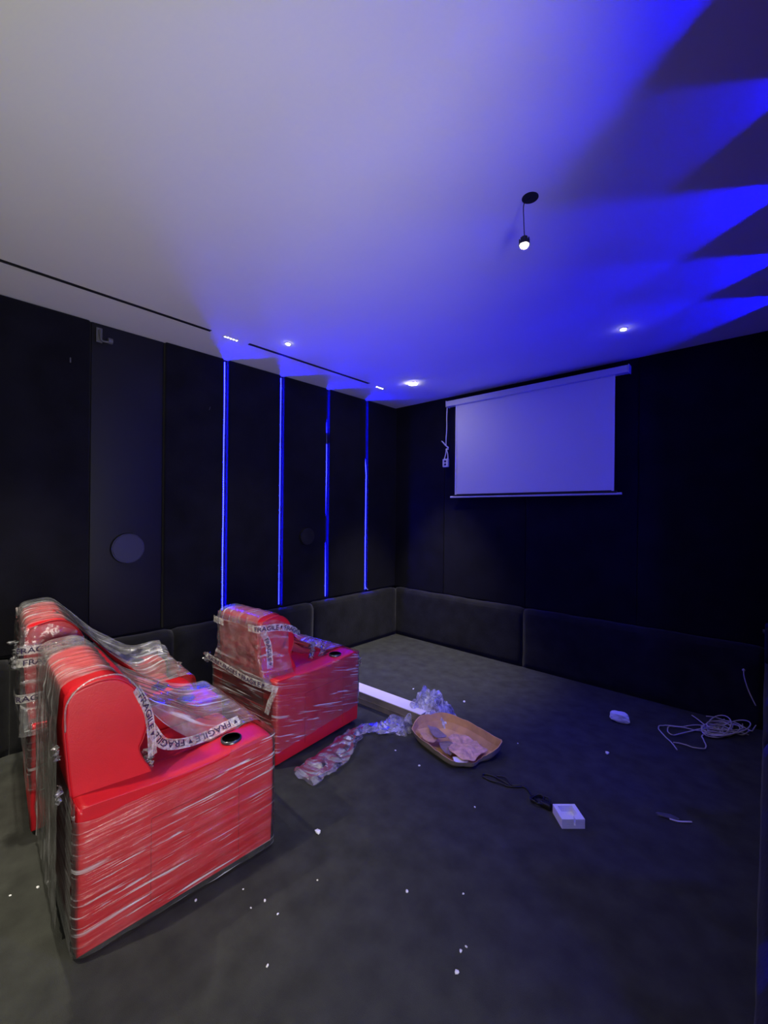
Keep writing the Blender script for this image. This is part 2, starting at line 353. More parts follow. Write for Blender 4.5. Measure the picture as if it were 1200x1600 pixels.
bm = bmesh.new(); tube(bm, [(0, 0, 0), (.006, .004, .012), (.006, .008, .03)], .002, 6)
o = link('wire_end', bm, M['grey_metal']); o.location = (XL, 1.751, 2.52); tag(o, 'short bit of wire sticking out left of the leftmost blue strip', 'wire')

# ------------------------------------------------------------------ projector screen
r = thing('projector_screen', (-1.896, 4.27, 1.80), 0, 'white pull-down projector screen in a long case on the back wall', 'screen')
bm = bmesh.new(); box(bm, -.965, .965, -.04, .04, 1.085, 1.15, .008, 2); link('case', bm, M['screen_case'], r)
bm = bmesh.new(); box(bm, -.972, -.965, -.044, .044, 1.08, 1.155, .003); link('end_cap', bm, M['white_plastic'], r)
bm = bmesh.new(); box(bm, .965, .972, -.044, .044, 1.08, 1.155, .003); link('end_cap', bm, M['white_plastic'], r)
bm = bmesh.new(); grid(bm, 40, 30, lambda a, b: Vector((-.845 + 1.69 * a, .004 * math.sin(a * 5) * (1 - b) , .03 + 1.06 * b))); link('cloth', bm, M['screen'], r, True)
M['screen_hem'] = mat('screen_side_hem', (.80, .79, .82), .7)
for s in (-1, 1):
    bm = bmesh.new(); box(bm, s * .845 - .008, s * .845 + .008, -.008, -.003, .03, 1.085, .001, 1); link('side_hem', bm, M['screen_hem'], r)
bm = bmesh.new(); box(bm, -.83, .83, -.0045, -.002, .028, .036); link('hem_seam', bm, M['black_plastic'], r)
bm = bmesh.new(); box(bm, -.875, .875, -.012, .012, .012, .03); link('bar_groove', bm, M['black_plastic'], r)
bm = bmesh.new(); cyl(bm, (0, 0, .004), .011, 1.83, 'x', 16); link('bottom_bar', bm, M['white_plastic'], r, False)
for s in (-1, 1):
    bm = bmesh.new(); box(bm, s * .88 - .01, s * .88 + .01, .035, .064, 1.10, 1.16, .003); link('wall_bracket', bm, M['black_plastic'], r)
r = thing('screen_cable', (-2.865, 4.26, 2.885), 0, 'white cable hanging from the screen case, bundled above a switch box', 'cable')
bm = bmesh.new(); tube(bm, catmull([(0, 0, 0), (-.006, 0, -.12), (-.004, 0, -.25), (-.012, 0, -.40), (-.012, 0, -.47)], 8), .006, 8); link('lead', bm, M['white_plastic'], r, True)
bm = bmesh.new()
for k in range(4): tube(bm, catmull([(-.075 + .008 * k, .006 * (k % 2), -.40 - .006 * k), (-.03, -.01 + .006 * k, -.44 - .004 * k), (.015, .006 * k - .01, -.485), (.018 - .01 * k, 0, -.51), (-.01, .0, -.50)], 6), .006, 6)
link('bundle', bm, M['white_plastic'], r, True)
bm = bmesh.new(); tube(bm, catmull([(-.01, 0, -.50), (.012, 0, -.56), (.018, 0, -.63)], 6), .006, 6); tube(bm, catmull([(-.008, 0, -.50), (-.016, 0, -.56), (-.035, 0, -.62)], 6), .006, 6); link('loop', bm, M['white_plastic'], r, True)
bm = bmesh.new(); box(bm, -.05, .025, -.018, .018, -.72, -.62, .008); link('switch_box', bm, M['white_plastic'], r)
for z in (-.652, -.69):
    bm = bmesh.new(); box(bm, -.026, .005, -.022, -.017, z - .012, z + .012, .003); link('button', bm, M['ink'], r)

# ------------------------------------------------------------------ armchairs
def back_profile(h):
    # (y, z) closed outline of the backrest side, front bulge at head and lumbar
    k = (h - .56) / (.955 - .56)
    up = lambda z: .56 + (z - .56) * k
    fr = [(.03, up(.948)), (.09, up(.958)), (.15, up(.945)), (.205, up(.89)), (.238, up(.80)), (.246, up(.735)), (.232, up(.68)), (.218, up(.645)), (.232, .60), (.262, .54), (.275, .46), (.26, .36)]
    fr = [tuple(p[:2]) for p in catmull([Vector((a, b, 0)) for a, b in fr], 4)]
    return [(.002, .36), (-.004, .55), (-.012, .62), (-.026, up(.80)), (-.020, up(.905)), (-.004, up(.935))] + fr
def extrude_profile(bm, prof, x0, x1, bev=.012, puff=0, n=10):
    c = Vector((0, sum(p[0] for p in prof) / len(prof), sum(p[1] for p in prof) / len(prof)))
    xs = [0, .004, .012] + [.03 + (.94) * i / n for i in range(n + 1)] + [.988, .996, 1]
    rings = []
    W = x1 - x0
    for t in xs:
        e = min(t, 1 - t) * W
        ins = bev * (1 - math.sqrt(max(0, 1 - (1 - min(e / bev, 1)) ** 2))) if e < bev else 0
        ring = []
        for (y, z) in prof:
            v = Vector((0, y, z)) - c; L = v.length
            s = (L - ins + puff * math.sin(PI * t) * (1 if y > .1 else .3)) / L
            ring.append(bm.verts.new(Vector((x0 + W * t, 0, 0)) + c + v * s))
        rings.append(ring)
    m = len(prof)
    for i in range(len(rings) - 1):
        for k in range(m): bm.faces.new((rings[i][k], rings[i][(k + 1) % m], rings[i + 1][(k + 1) % m], rings[i + 1][k]))
    bm.faces.new(rings[0][::-1]); bm.faces.new(rings[-1]); bmesh.ops.recalc_face_normals(bm, faces=bm.faces)
AW = .165; CW = .74; CL = .78; AH = .548
def arm_mesh(bm, x0, x1):
    prof = [(0.0, .018), (0, .30), (0, AH - .02), (.008, AH - .004), (.03, AH + .002), (.3, AH - .012), (.5, AH - .012), (.62, AH), (.72, AH + .006), (.755, AH - .004), (.775, AH - .035), (CL, .40), (CL - .01, .06), (CL - .02, .03)]
    prof = [tuple(p[:2]) for p in catmull([Vector((a, b, 0)) for a, b in prof], 3)]
    extrude_profile(bm, prof, x0, x1, .016, 0, 4)
def make_chair(loc, rz, bh, inset, label):
    root = thing('cinema_armchair', loc, rz, label, 'armchair', 'red cinema armchairs in plastic wrap')
    bm = bmesh.new(); box(bm, -CW + AW - .005, -AW + .005, .03, CL - .05, .05, .30, .01); link('seat_base', bm, M['red'], root)
    bm = bmesh.new(); box(bm, -CW + AW + .002, -AW - .002,   .20, CL - .02, .28, .475, .045, 4); link('seat_cushion', bm, M['red'], root, True)
    bm = bmesh.new(); box(bm, -CW + AW + .004, -AW - .004, CL - .05, CL - .012, .06, .29, .014, 3); link('footrest', bm, M['red'], root, True)
    bm = bmesh.new(); box(bm, -CW + AW - .012, -AW + .012, .002, .02, .02, .54, .004); link('rear_panel', bm, M['red'], root)
    bm = bmesh.new(); extrude_profile(bm, back_profile(bh), -CW + inset, -inset, .010, .006)
    bk = link('backrest', bm, M['red'], root, True)
    # piping along both side edges of the backrest
    for x in (-inset, -CW + inset):
        bm = bmesh.new(); pr = back_profile(bh); tube(bm, [(x + (-.002 if x > -.3 else .002), a, b) for a, b in pr], .0035, 6); link('piping', bm, M['red_dark'], bk, True)
    for s, (x0, x1) in enumerate([(-AW, 0), (-CW, -CW + AW)]):
        bm = bmesh.new(); arm_mesh(bm, x0, x1); arm = link('arm', bm, M['red'], root, True)
        xo = x1 if s == 0 else x0; sg = 1 if s == 0 else -1
        # raised stitched side panel
        bm = bmesh.new(); e = xo + sg * .0015
        tube(bm, [(e, .24, .07), (e, .24, .40), (e, .60, .40), (e, .60, .07)], .0022, 5); link('side_seam', bm, M['red_dark'], arm)
        bm = bmesh.new(); xc = (x0 + x1) / 2
        bmesh.ops.create_cone(bm, cap_ends=False, segments=28, radius1=.046, radius2=.046, depth=.012, matrix=Matrix.Translation((xc, .60, AH + .002)))
        bmesh.ops.create_cone(bm, cap_ends=False, segments=28, radius1=.040, radius2=.040, depth=.012, matrix=Matrix.Translation((xc, .60, AH + .002)))
        ring = [v for v in bm.verts if v.co.z > AH]
        es = [ed for ed in bm.edges if ed.verts[0].co.z > AH and ed.verts[1].co.z > AH]
        bmesh.ops.bridge_loops(bm, edges=es)
        cup = link('cup_holder', bm, M['steel'], arm, True)
        bm = bmesh.new(); cyl(bm, (xc, .60, AH + .0), .040, .003, n=28); link('cup_well', bm, M['black_plastic'], arm)
    for (x, y) in ((-.05, .05), (-.05, CL - .07), (-CW + .05, .05), (-CW + .05, CL - .07)):
        bm = bmesh.new(); cyl(bm, (x, y, .02), .024, .04, n=16, r2=.028); link('foot', bm, M['black_plastic'], root)
    return root
A1 = -math.radians(3.2); A2 = -math.radians(5); A3 = math.radians(4)
chair1 = make_chair((-1.795, .38, 0), A1, .955, .09, 'nearest red armchair with its bare red backrest side facing the camera')
chair2 = make_chair((-2.67, .375, 0), A2, 1.03, .08, 'farther red armchair beside the nearest one, against the left wall, its back taped')
chair3 = make_chair((-2.261, 1.501, 0), A3, .915, .13, 'red armchair of the front row, alone below the blue light strips')

# ---- tape with print
def text_verts(body):
    cu = bpy.data.curves.new('t', 'FONT'); cu.body = body; cu.size = 1; cu.align_x = 'LEFT'; cu.offset = .012
    o = bpy.data.objects.new('t', cu); COL.objects.link(o)
    dg = bpy.context.evaluated_depsgraph_get(); me = bpy.data.meshes.new_from_object(o.evaluated_get(dg))
    vs = [(v.co.x, v.co.y) for v in me.vertices]; fs = [tuple(p.vertices) for p in me.polygons]
    bpy.data.objects.remove(o); bpy.data.curves.remove(cu); bpy.data.meshes.remove(me)
    return vs, fs
TV, TF = text_verts('FRAGILE'); TXW = max(v[0] for v in TV)
def tape(parent, pts, nrm, width=.05, name='fragile_tape', flip=False, start=.01, sub=8, ink=True, wob=.002, seed=0):
    """pts: path (parent space); nrm: list of outward normals at the points"""
    P = catmull(pts, sub); Nn = [v.normalized() for v in catmull(nrm, sub)]
    S = [0]
    for a, b in zip(P[:-1], P[1:]): S.append(S[-1] + (b - a).length)
    L = S[-1]
    def at(s):
        s = min(max(s, 0), L - 1e-6); i = 0
        while S[i + 1] < s: i += 1
        t = (s - S[i]) / max(S[i + 1] - S[i], 1e-9); p = P[i].lerp(P[i + 1], t); n = Nn[i].lerp(Nn[i + 1], t).normalized()
        tg = (P[i + 1] - P[i]).normalized(); up = n.cross(tg).normalized()
        return p, n, up
    bm = bmesh.new(); n = max(8, int(L / .012))
    def f(a, b):
        p, nn, up = at(a * L); return p + up * ((b - .5) * width) + nn * (wob * nz((a * L * 30, b, seed), 1))
    grid(bm, n, 4, f, lambda a, b: (a * L * 4, b))
    tp = link(name, bm, M['tape'], parent, True)
    if ink:
        h = width * .62; sc_ = h / .73; KX = 1.22; wd = TXW * sc_ * KX; bm = bmesh.new(); s = start
        def mp(x, y):
            if flip: x, y = -x, -y
            return x, y
        def put(vs, fs, s0):
            out = []
            for (x, y) in vs:
                X = (wd - x) if flip else x; Y = -y if flip else y
                p, nn, up = at(s0 + X); out.append(bm.verts.new(p + up * Y + nn * .0028))
            for fc in fs:
                try: bm.faces.new([out[i] for i in fc])
                except ValueError: pass
        while s + wd < L:
            put([(x * sc_ * KX, (y - .36) * sc_) for x, y in TV], TF, s); s += wd + h * .5
            if s + h < L:
                q = [(0, h * .35), (h * .35, -h * .35), (h * .7, h * .35)]
                out = []
                for (x, y) in q:
                    p, nn, up = at(s + x); out.append(bm.verts.new(p + up * (-y if flip else y) + nn * .0028))
                bm.faces.new(out)
            s += h * 1.2
        # thin lines at both tape edges
        if bm.verts: link('printed_lettering', bm, M['ink'], tp)
        else: bm.free()
    return tp
V3 = Vector

# ---- stretch film
def perimeter(o=.010, r=.03):
    """rounded rectangle round the chair footprint, list of (x,y,nx,ny), starting rear left going rear right, side, front"""
    pts = []
    cs = [(-r, 0 + r, -PI / 2), (-r, CL - r, 0), (-CW + r, CL - r, PI / 2), (-CW + r, r, PI)]
    for cx, cy, a0 in cs:
        for k in range(5):
            a = a0 + k * PI / 8; pts.append((cx + (r + o) * math.cos(a), cy + (r + o) * math.sin(a)))
    pts.append(pts[0]); return pts
def loop_at(per, n=240):
    S = [0]
    for a, b in zip(per[:-1], per[1:]): S.append(S[-1] + math.hypot(b[0] - a[0], b[1] - a[1]))
    L = S[-1]
    def at(t):
        s = (t % 1.0) * L; i = 0
        while i < len(S) - 2 and S[i + 1] < s: i += 1
        k = (s - S[i]) / max(S[i + 1] - S[i], 1e-9)
        return (per[i][0] + (per[i + 1][0] - per[i][0]) * k, per[i][1] + (per[i + 1][1] - per[i][1]) * k)
    return at, L
def side_film(root, ztop, zbot, seed, wr=1.0, slope=.0):
    at, L = loop_at(perimeter())
    bm = bmesh.new()
    def f(a, b):
        x, y = at(a); zt = ztop(x, y); zb = zbot(x, y)
        z = zb + (zt - zb) * b
        cx, cy = -CW / 2, CL / 2
        d = V3((x - max(min(x, -.06), -CW + .06), y - max(min(y, CL - .06), .06), 0))
        d = d.normalized() if d.length > 1e-6 else V3((1, 0, 0))
        q = a * L
        # wrinkles stretched along a rising diagonal
        s = q * .35; t = z * 1.0 - (y * slope)
        wv = abs(nz((s * 2.5, t * 42, seed), 1)) * .006 + abs(nz((s * 7, t * 16, seed), 1)) * .005
        wv *= wr
        z += .006 * nz((q * 14, seed, 0), 1) * (b > .98 or b < .02)
        p = V3((x, y, z)) + d * (wv)
        top = max(0, (z - (AH - .012)) / .03)
        if top > 0: p -= d * (.01 * min(top, 1) ** 2)
        return p
    grid(bm, 300, 64, f, lambda a, b: (a * L, (zbot(*at(a)) + (ztop(*at(a)) - zbot(*at(a))) * b) - at(a)[1] * slope))
    return link('side_film', bm, M['film_side'], root, True)
def rear_top_profile(bh, off, ysteps):
    pr = back_profile(bh)
def drape(root, bh, x0, x1, seed, z_end=AH + .012, near_drop=.0, nu=90, nv=80, rear_z=.05, y_end=CL + .012, droop=.10, far_lift=0):
    """sheet over the back and down to the arm fronts; a runs rear bottom -> back top -> front, b runs x0 -> x1"""
    pr = back_profile(bh)
    path = [V3((-.035, rear_z or .05, 0)), V3((-.034, .30, 0)), V3((-.038, .60, 0))] + [V3((-.036 + 0 * i, bh - .06, 0)) for i in (0,)]
    path += [V3((-.015, bh + .0, 0)), V3((.05, bh + .016, 0)), (V3((.13, bh + .010, 0))), V3((.21, bh - .07, 0)), V3((.30, bh - .18, 0)), V3((.42, .56 + (bh - .56) * .34, 0)), V3((.56, .60, 0)), V3((.70, z_end + .006, 0)), V3((y_end - .03, z_end, 0)), V3((y_end, z_end - .03, 0)), V3((y_end + .004, z_end - .12, 0))]
    if rear_z is None: path = path[3:]
    P = catmull(path, 8); m = len(P) - 1
    bm = bmesh.new()
    def f(a, b):
        k = a * m; i = min(int(k), m - 1); q = P[i].lerp(P[i + 1], k - i); y, z = q.x, q.y
        x = x0 + (x1 - x0) * b
        frac = min(max((y - .20) / .5, 0), 1)
        fade = math.sin(PI * frac)
        mid = math.sin(PI * b)
        # sag between the arms
        z -= fade * droop * mid ** .7
        if y > .25: z = max(z, .455 + .02 * mid)
        # widening towards the arm fronts, edge scallops
        spread = frac
        x = x + (b - .5) * -.0
        if b < .12: z -= (1 - b / .12) ** 2 * near_drop * fade
        if b > .72: z += far_lift * math.sin(PI * min(1, (b - .72) / .34)) * min(1, max(0, (y - .35) / .2)) * (1 if y < CL - .03 else .6)
        # radiating ridges
        rdg = abs(nz((b * 13 + y * 1.5, y * 1.2, seed), 1)) * .030 + abs(nz((b * 40 + 3 * y, y * 3, seed), 1)) * .010
        rdg *= .25 + .9 * fade
        if y <= .2 and z < bh - .1: 
            n_ = abs(nz((x * 9, z * 5, seed), 1)) * .012 + abs(nz((x * 22, z * 16, seed), 1)) * .008
            return V3((x, y - n_, z))
        yo = .012 * nz((x * 12, seed, 0), 1) if a > .97 else 0
        return V3((x, y + yo, z + rdg))
    grid(bm, nu, nv, f, lambda a, b: (a * 1.6, b * (abs(x1 - x0)) * 1.3))
    return link('drape_film', bm, M['film_drape'], root, True)
def tuft(root, c, size, seed, m='film_back', n=14, name='torn_film_end', down=1.0):
    bm = bmesh.new(); rnd = random.Random(seed)
    def f(a, b):
        p = V3(((a - .5) * size * (1.1 - .7 * b), (nz((a * 3, b * 3, seed), 1.6)) * size * .7, -b * size * 1.6 * down))
        p += V3((nz((a * 4, b * 4, seed + 1), 1), nz((a * 4, b * 4, seed + 2), 1), nz((a * 5, b * 5, seed + 3), 1) * .6)) * size * .5
        return V3(c) + p
    grid(bm, n, n, f); return link(name, bm, M[m], root, True)
def back_sleeve(root, bh, inset, seed, x_sides=(1, 1), zlo=.5):
    """film wound round the rear and sides of the backrest"""
    x0, x1 = -CW + inset, -inset
    bm = bmesh.new()
    per = []
    if x_sides[0]: per += [(x0 - .010, .19), (x0 - .010, .10), (x0 - .010, .0)]
    per += [(x0 - .002, -.034), (x0 + .05, -.040), ((x0 + x1) / 2, -.042), (x1 - .05, -.040), (x1 + .002, -.034)]
    if x_sides[1]: per += [(x1 + .010, .0), (x1 + .010, .10), (x1 + .010, .19)]
    P = catmull([V3((a, b, 0)) for a, b in per], 8); m = len(P) - 1
    def f(a, b):
        k = a * m; i = min(int(k), m - 1); q = P[i].lerp(P[i + 1], k - i)
        ztop = bh - .01 - .35 * max(0, q.y - .08) * 1.4
        z = zlo + (ztop - zlo) * b
        flare = max(0, (AH + .12 - z)) * .45
        side = 1 if q.x > (x0 + x1) / 2 else -1
        x = q.x + side * min(flare, inset) * (1 if abs(q.x - (x0 + x1) / 2) > .18 else abs(q.x - (x0 + x1) / 2) / .18)
        wv = abs(nz((a * 14, z * 9, seed), 1)) * .012 + abs(nz((a * 30, z * 30, seed), 1)) * .006
        if q.y < 0: return V3((x, q.y - wv, z))
        return V3((x + side * wv, q.y, z))
    grid(bm, 110, 50, f, lambda a, b: (a * 1.0, b * .5)); return link('back_film', bm, M['film_back'], root, True)

# wrap of the nearest chair
w1 = thing('stretch_film_wrap', (-1.795, .38, 0), A1, 'clear stretch film wound tight round the nearest red armchair, streaked on its side', 'plastic wrap', 'plastic wraps on the armchairs')
def zt1(x, y):
    if x > -.02: return .50 + .035 * min(1, max(0, (y - .1) / .5)) + (.02 if y > .55 else 0) * 1
    if y > CL - .05: return AH + .004
    if y < .03: return .56
    return AH - .01
side_film(w1, zt1, lambda x, y: .02, 1, 1.0, slope=.04)
drape(w1, .955, -.150, -CW - .08, 3, near_drop=.10, droop=.02)
for k, (c, s) in enumerate([((-.10, -.04, .60), .035), ((-.13, .27, .62), .05), ((-.16, .255, .585), .045), ((-.12, -.045, .74), .03)]): tuft(w1, c, s, 30 + k)
# printed tape: down the front edge of the back, and along the inner edge of the arm
tape(w1, [V3((-.088, .205, .895)), V3((-.086, .245, .80)), V3((-.088, .262, .70)) , V3((-.09, .268, .60))],
     [V3((.8, .4, .6)), V3((.9, .5, .1)), V3((.9, .5, 0)), V3((.9, .4, 0))], .042, seed=3, start=.03)
bm = bmesh.new(); tube(bm, catmull([V3((-.087, -.024, .80)), V3((-.087, -.020, .90)), V3((-.087, .03, .960)), V3((-.087, .10, .974)), V3((-.086, .16, .958)), V3((-.085, .21, .895)), V3((-.086, .24, .82))], 8), .0035, 6); link('film_hem', bm, M['film_drape'], w1, True)
tape(w1, [V3((-.145, .27, .70)), V3((-.16, .33, .60)), V3((-.165, .42, .565)), V3((-.165, .52, .562)), V3((-.168, .60, .572)), V3((-.17, .68, .58))],
     [V3((.8, -.2, .5))] * 2 + [V3((.7, 0, .7))] * 4, .044, seed=4, flip=True, start=.05)
# wrap of the second chair
w2 = thing('stretch_film_wrap', (-2.67, .375, 0), A2, 'hazy plastic film over the farther armchair by the left wall, tape printed across its back', 'plastic wrap', 'plastic wraps on the armchairs')
side_film(w2, lambda x, y: AH - .005, lambda x, y: .22, 5, 1.3, slope=.3)
drape(w2, 1.03, -.04, -CW + .0, 7, near_drop=.0, z_end=AH + .045, droop=.05, far_lift=.07, rear_z=None)
back_sleeve(w2, 1.03, .08, 8)
for k, (c, s) in enumerate([((-.085, -.055, .95), .05), ((-.10, -.06, .88), .045), ((-.72, .74, .62), .05), ((-.3, .77, .60), .035)]): tuft(w2, c, s, 50 + k)
for k, (z, st) in enumerate([(.905, .02), (.845, .05), (.665, .0)]):
    tape(w2, [V3((-.30, -.058, z - .01)), V3((-.12, -.058, z)), V3((-.068, -.045, z)), V3((-.058, .0, z)), V3((-.058, .08, z)), V3((-.060, .16, z + .004)), V3((-.066, .22, z + .006))],
         [V3((0, -1, 0))] * 2 + [V3((.7, -.7, 0))] + [V3((1, 0, 0))] * 4, .044, seed=20 + k, start=.20 + st)
tape(w2, [V3((-.25, .10, 1.06)), V3((-.42, .30, .86)), V3((-.55, .50, .70)), V3((-.68, .70, .62))], [V3((.1, .2, 1))] * 4, .036, seed=31)
# wrap of the front chair
w3 = thing('stretch_film_wrap', (-2.261, 1.501, 0), A3, 'thin plastic film over the front-row armchair, bands of printed tape round its back', 'plastic wrap', 'plastic wraps on the armchairs')
def zt3(x, y): return AH - .004
side_film(w3, zt3, lambda x, y: .10 + .05 * max(0, min(1, y / CL)), 9, .7, slope=-.25)
drape(w3, .915, -.16, -CW + .12, 11, near_drop=.03, rear_z=None, droop=.12)
back_sleeve(w3, .915, .13, 12, zlo=.50)
tape(w3, [V3((-.22, -.056, .86)), V3((-.13, -.052, .862)), V3((-.108, .0, .862)), V3((-.106, .10, .85)), V3((-.11, .20, .82)), V3((-.13, .30, .76))],
     [V3((0, -1, 0)), V3((.5, -.8, 0)), V3((1, -.2, 0)), V3((1, 0, .1)), V3((1, 0, .2)), V3((.8, .2, .5))], .046, seed=40, start=.07)
tape(w3, [V3((-.74, -.045, .565)), V3((-.55, -.062, .56)), V3((-.37, -.064, .545)), V3((-.2, -.062, .53)), V3((-.03, -.03, .515)), V3((.015, .0, .50))],
     [V3((0, -1, 0))] * 4 + [V3((.3, -1, 0)), V3((.8, -.6, 0))], .046, seed=41, start=.02)
tape(w3, [V3((-.64, -.052, .852)), V3((-.58, -.058, .850)), V3((-.50, -.060, .848))], [V3((0, -1, 0))] * 3, .046, seed=42, start=.0)
tape(w3, [V3((-.11, -.02, .84)), V3((-.112, .02, .76)), V3((-.108, .03, .68)), V3((-.10, .03, .60))], [V3((1, -.3, 0))] * 4, .04, seed=43, start=.05)
tape(w3, [V3((.008, -.02, .49)), V3((-.03, -.025, .42)), V3((-.06, -.025, .34))], [V3((.3, -1, 0))] * 3, .034, seed=44, ink=False)
for k, (c, s) in enumerate([((-.765, -.03, .58), .045), ((-.17, .55, .62), .06), ((-.2, .48, .64), .07), ((.01, .775, .50), .04)]): tuft(w3, c, s, 70 + k)

# ------------------------------------------------------------------ things on the floor
def crumple_path(name, pix, widths, hgt, m, label, seed, cat='plastic film', zoff=.0):
    P = catmull([onz(*p) for p in pix], 10); Wd = catmull([V3((w_, 0, 0)) for w_ in widths], 10); n = len(P) - 1
    base = P[0].copy()
    bm = bmesh.new()
    def f(a, b):
        k = a * n; i = min(int(k), n - 1); p = P[i].lerp(P[i + 1], k - i); t = (P[i + 1] - P[i]).normalized(); s = V3((-t.y, t.x, 0))
        wd = Wd[i].lerp(Wd[i + 1], k - i).x; ang = b * 2 * PI
        x = math.cos(ang) * wd * .5; z = (math.sin(ang) * .5 + .5) * hgt * (.55 + .7 * abs(nz((a * 9, b * 4, seed), 1)))
        q = p + s * x + V3((0, 0, z + .003))
        q += s * nz((a * 14, b * 6, seed), 1) * .025 + V3((0, 0, abs(nz((a * 20, b * 6, seed + 5), 1)) * .022)) + t * nz((a * 12, b * 6, seed + 9), 1) * .02
        q.z = max(q.z, .003)
        return q - base
    grid(bm, n * 2, 36, f, lambda a, b: (a * 2, b))
    o = link(name, bm, M[m], None, False); o.location = base
    return tag(o, label, cat)
crumple_path('crumpled_film', [(474, 1222), (500, 1203), (528, 1180), (548, 1158), (562, 1146), (585, 1142), (612, 1140), (630, 1128)], [.16, .22, .20, .14, .09, .13, .16, .12], .05, 'film_loose', 'long twisted strip of clear plastic film on the carpet beside the front armchair', 3)
def crumple_heap(name, c, rx, ry, h, m, label, seed, rot=0):
    bm = bmesh.new()
    def f(a, b):
        r = a; t = b * 2 * PI
        k = 1 + .3 * nz((math.cos(t) * 2, math.sin(t) * 2, seed), 1)
        x = r * rx * math.cos(t) * k; y = r * ry * math.sin(t) * k
        z = h * (1 - r ** 2.2) * (.75 + .6 * nz((x * 10, y * 10, seed), 1)) + abs(nz((x * 26, y * 26, seed), 1)) * .07 * (1 - r ** 3)
        x += nz((x * 18, y * 18, seed + 2), 1) * .035; y += nz((x * 18, y * 18, seed + 4), 1) * .035
        return Matrix.Rotation(rot, 3, 'Z') @ V3((x, y, max(z, .002)))
    grid(bm, 24, 70, f, lambda a, b: (a, b * 3)); o = link(name, bm, M[m], None, False); o.location = c
    return tag(o, label, 'plastic film')
crumple_heap('crumpled_film', onz(672, 1122), .22, .17, .24, 'film_blue_lit', 'crumpled heap of frosted plastic film, bluish from the blue strips, behind the cardboard tray', 5, .5)
crumple_heap('crumpled_film', onz(622, 1138), .13, .10, .08, 'film_loose', 'small crumple of clear film between the white carton and the cardboard tray', 8, .2)

# long low carton
p0 = onz(570, 1103); p1 = onz(622, 1124); d = (p1 - p0); ang = math.atan2(d.y, d.x)
r = thing('long_carton', p0 + V3((-.35 * math.cos(ang), -.35 * math.sin(ang), 0)), ang, 'long low cardboard carton with white top, behind the front armchair', 'box')
bm = bmesh.new(); box(bm, 0, .91, .003, .13, .002, .100); link('body', bm, M['card_out'], r)
bm = bmesh.new(); box(bm, -.004, .914, -.001, .134, .098, .105, .001, 1); link('lid', bm, M['card_white'], r)
bm = bmesh.new(); box(bm, 0, .91, -.001, .003, .045, .049); link('flap_edge', bm, M['card_out'], r)

# cardboard tray with torn pieces
rimpx = [(643, 1138, .07), (655, 1120, .09), (690, 1113, .10), (716, 1120, .10), (745, 1134, .10), (772, 1150, .10), (785, 1158, .09), (774, 1172, .075), (760, 1180, .055), (750, 1186, .04), (741, 1192, .05),
         (724, 1191, .05), (705, 1188, .06), (685, 1175, .065), (665, 1160, .07), (650, 1148, .07)]
rim = [onz(a, b, z) for a, b, z in rimpx]
cen = sum(rim, V3((0, 0, 0))) / len(rim); cen.z = 0
r = thing('cardboard_tray', cen, 0, 'brown cardboard tray with a ragged rim, lying open on the carpet', 'tray')
R = catmull(rim + [rim[0]], 4)[:-1]
bm = bmesh.new(); n = len(R); thick = .006
def shell(scale_in, dz):
    out = []
    for k, p in enumerate(R):
        q = p - cen; t_ = V3((q.x, q.y, 0)).normalized()
        jag = (.010 * nz((k * .9, 3, 0), 1) + .006 * nz((k * 2.7, 9, 0), 1))
        top = V3((q.x, q.y, q.z + jag)) - t_ * scale_in
        bot = V3((q.x * .86, q.y * .84, .004 + dz)) - t_ * scale_in
        mid = top.lerp(bot, .55) + t_ * .012
        out.append((top, mid, bot))
    return out
def skin(bm, sh, flip):
    V = [[bm.verts.new(v) for v in row] for row in sh]; m = len(V)
    for k in range(m):
        a, b = V[k], V[(k + 1) % m]
        for j in range(2): bm.faces.new((a[j], b[j], b[j + 1], a[j + 1]) if flip else (a[j], a[j + 1], b[j + 1], b[j]))
    bm.faces.new([V[k][2] for k in range(m)]); return V
so = shell(0, 0); si = shell(thick, .004)
bm = bmesh.new(); Vo = skin(bm, so, False); link('outer_board', bm, M['card_out'], r)
bm = bmesh.new(); Vi = skin(bm, si, True)
Vt = [bm.verts.new(a[0]) for a in so]
for k in range(n): bm.faces.new((Vt[k], Vt[(k + 1) % n], Vi[(k + 1) % n][0], Vi[k][0]))
link('inner_board', bm, M['card'], r)
def scrap(name, pix, z, m, label, cat, seed, amp=.02, tilt=(0, 0)):
    pts = [onz(a, b, z) for a, b in pix]; c = sum(pts, V3()) / len(pts)
    P = catmull(pts + [pts[0]], 4)[:-1]; bm = bmesh.new(); K = 6; nn = len(P)
    def hh(x, y): return amp * (nz((x * 14, y * 14, seed), 1) + .6 * abs(nz((x * 35, y * 35, seed), 1))) + x * tilt[0] + y * tilt[1]
    for side in (0, 1):
        rows = []
        for i in range(1, K + 1):
            row = []
            for k, p in enumerate(P):
                q = (p - c) * (i / K); jag = 1 + (.10 * nz((k * 1.7, seed, 0), 1) if i == K else 0); q *= jag
                row.append(bm.verts.new((q.x, q.y, hh(q.x, q.y) - side * .003)))
            rows.append(row)
        cv = bm.verts.new((0, 0, hh(0, 0) - side * .003))
        for k in range(nn):
            bm.faces.new((cv, rows[0][k], rows[0][(k + 1) % nn]))
            for i in range(K - 1): bm.faces.new((rows[i][k], rows[i + 1][k], rows[i + 1][(k + 1) % nn], rows[i][(k + 1) % nn]))
    bmesh.ops.recalc_face_normals(bm, faces=bm.faces)
    o = link(name, bm, M[m]); o.location = c; return tag(o, label, cat, 'torn cardboard in the tray')
